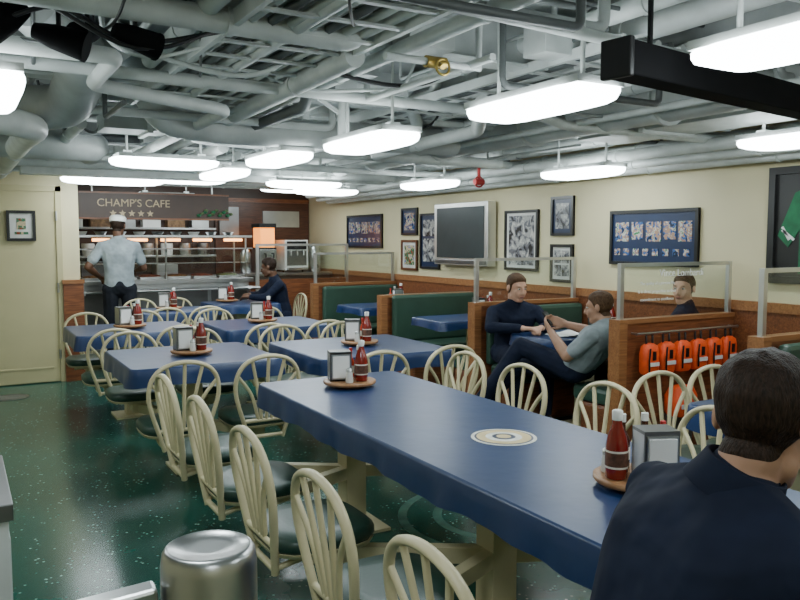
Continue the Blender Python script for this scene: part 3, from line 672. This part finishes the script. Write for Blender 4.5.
def human(name,org,yaw,J,shirt,pants,skin,hair,longs=True,headf=(0,1,-.15),vox=.009,curl=.5,cap=False,thick=1.0,smooth=4,collar=False):
    Rz=Matrix.Rotation(yaw,3,'Z');O=V((org[0],org[1],0))
    J={a:V(b) for a,b in J.items()}
    prims=[]
    def H(sp,lab): prims.append(('h',[(V(p),r) for p,r in sp],lab))
    pel,nk,hd=J['pel'],J['neck'],J['head']
    sL,sR=J['sL'],J['sR']; hL,hR=J['hL'],J['hR']
    side=(sR-sL).normalized(); hs=(hR-hL).normalized()
    w=J.get('waist',pel.lerp(nk,.38)); cst=J.get('chest',pel.lerp(nk,.70))
    T=thick
    H([(hL+V((0,0,.01)),.10*T),(hR+V((0,0,.01)),.10*T),(pel+V((0,0,.05)),.115*T)],'pants')
    H([(pel-hs*.06+V((0,0,.05)),.108*T),(pel+hs*.06+V((0,0,.05)),.108*T),(w-side*.055,.108*T),(w+side*.055,.108*T)],'shirt')
    H([(w-side*.055,.108*T),(w+side*.055,.108*T),(cst-side*.075,.112*T),(cst+side*.075,.112*T)],'shirt')
    H([(cst-side*.075,.112*T),(cst+side*.075,.112*T),(sL+side*.02,.062),(sR-side*.02,.062),(nk-V((0,0,.02)),.066)],'shirt')
    H([(nk+V((0,0,.0)),.055),(sL+side*.05+V((0,0,.01)),.052)],'shirt');H([(nk,.055),(sR-side*.05+V((0,0,.01)),.052)],'shirt')
    f=V(headf).normalized();r=f.cross(V((0,0,1))).normalized();u=r.cross(f).normalized()
    HR=Matrix((r,f,u)).transposed()
    def hp_(a,b,c): return hd+r*a+f*b+u*c
    H([(nk-V((0,0,.01)),.056),(hp_(0,-.025,-.06),.052)],'skin')
    H([(nk+(hp_(0,-.02,-.06)-nk)*.12,.064),(nk-V((0,0,.03)),.075)],'shirt')
    def E(c,rad,lab): prims.append(('e',hp_(*c),rad,HR,lab))
    E((0,-.012,.030),(.074,.094,.084),'head');E((0,.022,-.03),(.060,.070,.078),'head')
    H([(hp_(-.035,.012,-.066),.026),(hp_(.035,.012,-.066),.026),(hp_(-.012,.064,-.090),.02),(hp_(.012,.064,-.090),.02)],'head')
    H([(hp_(0,.086,.018),.010),(hp_(0,.108,-.026),.0125)],'head');H([(hp_(-.011,.093,-.03),.0085),(hp_(.011,.093,-.03),.0085)],'head')
    H([(hp_(-.034,.070,.032),.013),(hp_(.034,.070,.032),.013)],'head')
    H([(hp_(-.036,.060,-.022),.022),(hp_(-.02,.070,-.05),.02)],'head');H([(hp_(.036,.060,-.022),.022),(hp_(.02,.070,-.05),.02)],'head')
    H([(hp_(-.016,.082,-.056),.010),(hp_(.016,.082,-.056),.010)],'head')
    for s in (-1,1):
        E((s*.079,-.008,-.002),(.011,.020,.031),'ear')
    for s in ('L','R'):
        sh,el,wr=J['s'+s],J['e'+s],J['w'+s]
        if longs:
            H([(sh,.062),(sh.lerp(el,.5),.055),(el,.050)],'shirt');H([(el,.050),(el.lerp(wr,.88),.038)],'shirt')
            H([(el.lerp(wr,.75),.030),(wr,.026)],'skin')
        else:
            H([(sh,.063),(sh.lerp(el,.68),.060)],'shirt');H([(sh.lerp(el,.5),.046),(el,.041)],'skin')
            H([(el,.041),(el.lerp(wr,.35),.042),(wr,.026)],'skin')
        d=(wr-el).normalized()
        if 'd'+s in J: d=J['d'+s].normalized()
        n=J.get('n'+s,V((0,0,-1))); n=(n-d*n.dot(d)).normalized(); sd=n.cross(d)
        if sd.dot(side)*(1 if s=='L' else -1)<0: sd=-sd
        q=lambda a,b,c: wr+d*a+sd*b+n*c
        H([(q(.005,.016,0),.017),(q(.005,-.016,0),.017),(q(.082,.030,0),.0125),(q(.078,-.032,0),.0115)],'skin')
        for off,ln,c0 in ((.029,.070,.9),(.009,.078,1.0),(-.011,.073,1.05),(-.030,.058,1.15)):
            p=q(.084,off,0);ang=0;rr=.0095
            for ph in (.45,.31,.24):
                ang+=curl*c0*.8; dd=d*math.cos(ang)+n*math.sin(ang); p2=p+dd*ln*ph; H([(p,rr),(p2,rr*.93)],'skin'); p=p2; rr*=.93
        p=q(.02,.026,.004); dd=(d*.7+sd*.7+n*.25).normalized(); p2=p+dd*.042; H([(p,.014),(p2,.011)],'skin')
        dd=(d*.9+sd*.25+n*.4).normalized(); H([(p2,.011),(p2+dd*.034,.009)],'skin')
        hp0,kn,an=J['h'+s],J['k'+s],J['a'+s]
        H([(hp0,.095*T),(hp0.lerp(kn,.5),.082),(kn,.066)],'pants');H([(kn,.064),(kn.lerp(an,.35),.060),(an+(kn-an).normalized()*.03,.050)],'pants')
        td=J.get('t'+s,V((0,1,0))); td=V((td.x,td.y,0)).normalized()
        H([(V((an.x,an.y,max(an.z-.035,.04)))-td*.04,.036),(V((an.x,an.y,an.z)),.042),(V((an.x,an.y,max(an.z-.045,.035)))+td*.10,.036),(V((an.x,an.y,max(an.z-.05,.03)))+td*.17,.028)],'shoe')
    vs=[];fs=[]
    for p in prims:
        o=len(vs)
        if p[0]=='e':
            for c in ICO: vs.append(p[1]+p[3]@V((c.x*p[2][0],c.y*p[2][1],c.z*p[2][2])))
            fs+=[[i+o for i in f_] for f_ in IF]
        else:
            bm=bmesh.new()
            for c,rr in p[1]:
                for q_ in ICO: bm.verts.new(c+q_*rr)
            res=bmesh.ops.convex_hull(bm,input=bm.verts)
            dl=list({e for e in res['geom_interior']+res['geom_unused'] if isinstance(e,bmesh.types.BMVert)})
            bmesh.ops.delete(bm,geom=dl,context='VERTS')
            bmesh.ops.recalc_face_normals(bm,faces=bm.faces)
            bm.verts.index_update()
            vs+=[v.co.copy() for v in bm.verts]; fs+=[[v.index+o for v in f_.verts] for f_ in bm.faces]; bm.free()
    me=bpy.data.meshes.new("tmp");me.from_pydata([tuple(v) for v in vs],[],fs);me.update()
    ob=bpy.data.objects.new("tmp",me);COL.objects.link(ob)
    rm=ob.modifiers.new("r",'REMESH');rm.mode='VOXEL';rm.voxel_size=vox;rm.adaptivity=0
    sm=ob.modifiers.new("s",'SMOOTH');sm.factor=.5;sm.iterations=smooth
    dg=bpy.context.evaluated_depsgraph_get();m2=bpy.data.meshes.new_from_object(ob.evaluated_get(dg),depsgraph=dg)
    bpy.data.objects.remove(ob);bpy.data.meshes.remove(me)
    nv=len(m2.vertices);co=np.zeros(nv*3);m2.vertices.foreach_get("co",co);co=co.reshape(-1,3)
    nf=len(m2.polygons)
    lp=np.zeros(len(m2.loops),dtype=np.int32);m2.loops.foreach_get("vertex_index",lp)
    st=np.zeros(nf,dtype=np.int32);m2.polygons.foreach_get("loop_start",st);tot=np.zeros(nf,dtype=np.int32);m2.polygons.foreach_get("loop_total",tot)
    ce=np.add.reduceat(co[lp],st,axis=0)/tot[:,None]
    def label(P):
        best=np.full(len(P),9.0);lab=np.zeros(len(P),dtype=int)
        lm={'shirt':0,'pants':1,'skin':2,'head':5,'ear':6,'shoe':4}
        for p in prims:
            if p[0]=='e':
                Rm=np.array(p[3]);q=(P-np.array(p[1]))@Rm/np.array(p[2]);dd=(np.linalg.norm(q,axis=1)-1)*min(p[2])
            else:
                dd=np.full(len(P),9.0);sp=p[1]
                for i in range(len(sp)):
                    for j in range(i+1,len(sp)):
                        a=np.array(sp[i][0]);b=np.array(sp[j][0]);ba=b-a;den=max(ba@ba,1e-9)
                        h=np.clip((P-a)@ba/den,0,1);dd=np.minimum(dd,np.linalg.norm(P-a-h[:,None]*ba,axis=1)-(sp[i][1]+(sp[j][1]-sp[i][1])*h))
            k_=dd<best;best[k_]=dd[k_];lab[k_]=lm[p[-1]]
        return lab
    lab=label(ce)
    def hairy(P):
        q=(P-np.array(hd))@np.array(HR); ff,uu=q[:,1],q[:,2]
        line=np.interp(ff,[-.12,-.04,-.012,.012,.03,.06,.1],[-.066,-.064,-.035,-.008,.045,.066,.074])
        return np.where(np.linalg.norm(q,axis=1)<.15,uu-line,-1)
    hh=hairy(ce)
    hf=(hh>0)&((lab==5)|((lab==2)&(((ce-np.array(hd))@np.array(HR))[:,1]<-.02)))
    lab[hf]=3; lab[(lab==5)|(lab==6)]=2
    nxt=np.arange(len(lp))+1; last=st+tot-1; nxt[last]=st; fidx=np.repeat(np.arange(nf),tot)
    a_=lp; b_=lp[nxt]; key=np.minimum(a_,b_).astype(np.int64)*nv+np.maximum(a_,b_)
    od=np.argsort(key,kind='stable'); ks=key[od]; same=np.where(ks[1:]==ks[:-1])[0]
    e1=od[same]; e2=od[same+1]; bd=lab[fidx[e1]]!=lab[fidx[e2]]
    ea=a_[e1[bd]]; eb=b_[e1[bd]]
    if len(ea):
        for _ in range(10):
            acc=np.zeros((nv,3));cnt=np.zeros(nv)
            np.add.at(acc,ea,co[eb]);np.add.at(acc,eb,co[ea]);np.add.at(cnt,ea,1);np.add.at(cnt,eb,1)
            mk=cnt>1; co[mk]=co[mk]*.5+.5*acc[mk]/cnt[mk][:,None]
    hv=hairy(co); vl=label(co); sel=(hv>0)&(vl==5)
    cc=np.array(hd); dirs=co-cc; dirs/=np.linalg.norm(dirs,axis=1)[:,None]+1e-9
    top=np.clip(((co-cc)@np.array(HR))[:,2]/.08,0,1); ramp=np.clip(hv/.025,0,1)
    sn=np.sin(co[:,0]*190+co[:,1]*130)*.0008+np.sin(co[:,1]*260-co[:,0]*90)*.0006
    co[sel]+=dirs[sel]*((.005+.009*top[sel]+sn[sel])*ramp[sel])[:,None]
    W=co@np.array(Rz).T+np.array(O); base=W.min(0); cen=np.array([W[:,0].mean(),W[:,1].mean(),base[2]]); 
    m2.vertices.foreach_set("co",(W-cen).ravel())
    m2.materials.clear()
    for mm in (shirt,pants,skin,hair,"shoe_black"): m2.materials.append(M[mm])
    m2.polygons.foreach_set("material_index",lab.astype(np.int32));m2.polygons.foreach_set("use_smooth",np.ones(nf,dtype=bool));m2.update()
    m2.name=name
    body=bpy.data.objects.new(name,m2);body.location=V(cen);COL.objects.link(body)
    k=MB();RR=Rz@HR
    def wp(a,b,c): return Rz@hp_(a,b,c)+O
    for s in (-1,1):
        k.ball(wp(s*.031,.0775,.010),(.0135,.009,.0065),"eye_white",12,RR);k.ball(wp(s*.031,.0850,.010),(.0055,.004,.0055),"iris",10,RR)
        k.ball(wp(s*.032,.0815,.030),(.015,.0045,.0025),hair,10,RR)
    k.ball(wp(0,.0920,-.0535),(.021,.006,.004),"lips",10,RR);k.ball(wp(0,.0905,-.0605),(.018,.007,.005),"lips",10,RR)
    k.build("face_features",parent=body)
    if collar:
        k=MB();ax=(hp_(0,-.025,-.06)-nk).normalized();e1=ax.cross(V((1,0,0))).normalized();e2=ax.cross(e1)
        def ring(h,rr): return [nk+ax*(h)+e1*math.cos(t)*rr+e2*math.sin(t)*rr for t in [i*2*math.pi/28 for i in range(28)]]
        rings=[ring(-.012,.086),ring(.020,.074),ring(.040,.069),ring(.043,.064),ring(.02,.060)]
        vs=[tuple(Rz@p+O) for rg in rings for p in rg];fs=[(a*28+i,a*28+(i+1)%28,(a+1)*28+(i+1)%28,(a+1)*28+i) for a in range(4) for i in range(28)]
        k.add(vs,fs,shirt,True);k.build("collar",parent=body)
    if cap:
        k=MB()
        prof=[(.098,.045),(.101,.05),(.103,.095),(.098,.098),(.093,.09),(.088,.11),(.06,.12),(.01,.122)]
        k.lathe(prof,(0,0,0),"cap_white",24); k.v=[tuple(Rz@(hd+HR@V((x*.9,y-.012,z)))+O) for x,y,z in k.v]
        k.build("sailor_cap",parent=body)
    return body
sitlegs=dict(hL=(-.1,0,.55),hR=(.1,0,.55),kL=(-.13,.42,.53),kR=(.13,.42,.53),aL=(-.13,.40,.09),aR=(.13,.40,.09))
human("standing_sailor",(1.62,9.25),-.15,dict(pel=(0,0,.95),neck=(0,-.01,1.50),head=(0,.02,1.655),sL=(-.175,0,1.43),sR=(.175,0,1.43),eL=(-.33,-.06,1.20),eR=(.27,.06,1.18),wL=(-.21,.14,1.08),wR=(.20,.30,1.14),
  hL=(-.095,0,.93),hR=(.095,0,.93),kL=(-.11,.02,.50),kR=(.11,.02,.50),aL=(-.12,-.03,.09),aR=(.12,-.03,.09)),"shirt_grey","pants_black","skin_dark","hair_black",False,headf=(.35,1,-.15),cap=True)
human("seated_sailor",(3.52,9.08),math.radians(82),dict(sitlegs,pel=(0,0,.56),neck=(0,.10,1.03),head=(0,.17,1.165),sL=(-.18,.08,.95),sR=(.18,.08,.95),eL=(-.22,.26,.81),eR=(.24,.24,.81),wL=(-.08,.42,.81),wR=(.06,.40,.83)),
  "uniform_navy","uniform_navy","skin_dark","hair_black",True,headf=(.45,1,-.3))
human("seated_sailor",(4.05,5.16),math.radians(163),dict(sitlegs,pel=(0,0,.56),neck=(0,.03,.975),head=(0,.07,1.105),sL=(-.185,.03,.90),sR=(.185,.03,.90),eL=(-.25,.19,.79),eR=(.26,.17,.79),wL=(-.10,.36,.80),wR=(.06,.37,.80)),
  "uniform_navy","uniform_navy","skin_light","hair_brown",True,headf=(-.25,1,-.22),vox=.007,smooth=3)
human("reclining_sailor",(0,0),0,dict(pel=(3.95,4.24,.56),neck=(4.02,4.06,.885),head=(4.01,4.12,1.015),sL=(3.85,4.02,.83),sR=(4.17,4.13,.83),eL=(3.76,4.17,.67),eR=(4.12,4.26,.81),wL=(3.80,4.40,.83),wR=(3.96,4.42,.87),
  hL=(3.88,4.23,.55),hR=(4.04,4.30,.55),kL=(3.70,4.62,.70),kR=(3.77,4.72,.52),aL=(3.32,4.82,.10),aR=(3.50,5.0,.10),tL=(-1,.4,0),tR=(-.8,.6,0),nL=(.7,0,.5),nR=(-.7,.2,.3)),
  "shirt_grey","uniform_navy","skin_mid","hair_brown",False,headf=(-.50,.85,-.15),vox=.007,smooth=3)
k=MB();R=Matrix.Rotation(.5,3,'Z')@Matrix.Rotation(-.6,3,'X');k.box((-.045,-.006,-.06),(.045,.006,.06),"black_plastic",R,(3.865,4.50,.91));k.box((-.038,-.008,-.05),(.038,-.006,.05),"screen_dark",R,(3.865,4.50,.91));k.build("handheld_game",.002)
human("seated_sailor",(4.79,4.01),math.radians(25),dict(sitlegs,pel=(0,0,.56),neck=(0,.0,1.0),head=(0,.02,1.13),sL=(-.165,.0,.92),sR=(.13,.0,.92),eL=(-.2,.06,.70),eR=(.13,.10,.70),wL=(-.10,.2,.60),wR=(.06,.22,.60),
  kL=(-.12,.40,.53),kR=(.03,.40,.53),aL=(-.12,.40,.09),aR=(.03,.40,.09),hR=(.07,0,.55)),"uniform_navy","uniform_navy","skin_light","hair_brown",True,headf=(-1,.15,-.05))
human("seated_man",(.985,.872),math.radians(-105),dict(sitlegs,pel=(0,0,.575),waist=(0,.02,.76),chest=(0,.08,.95),neck=(0,.15,1.085),head=(.0,.205,1.192),sL=(-.195,.13,1.015),sR=(.195,.13,1.015),eL=(-.26,.33,.83),eR=(.26,.34,.83),wL=(-.10,.52,.80),wR=(.08,.54,.80)),
  "uniform_navy","uniform_navy","skin_mid","hair_black",True,headf=(-.40,1,-.30),vox=.0055,thick=1.06,collar=True,smooth=6)

# ------------------------------------------------------------------ world & camera
w=bpy.data.worlds.new("world");S.world=w;w.use_nodes=True;w.node_tree.nodes["Background"].inputs[0].default_value=(.5,.55,.6,1);w.node_tree.nodes["Background"].inputs[1].default_value=.1
cam=bpy.data.cameras.new("camera");co_=bpy.data.objects.new("camera",cam);COL.objects.link(co_)
cam.sensor_width=36;cam.lens=34.97;cam.clip_start=.05
co_.location=(0,0,1.5);co_.rotation_euler=(math.radians(90-4.42),0,math.radians(-29.8))
S.camera=co_
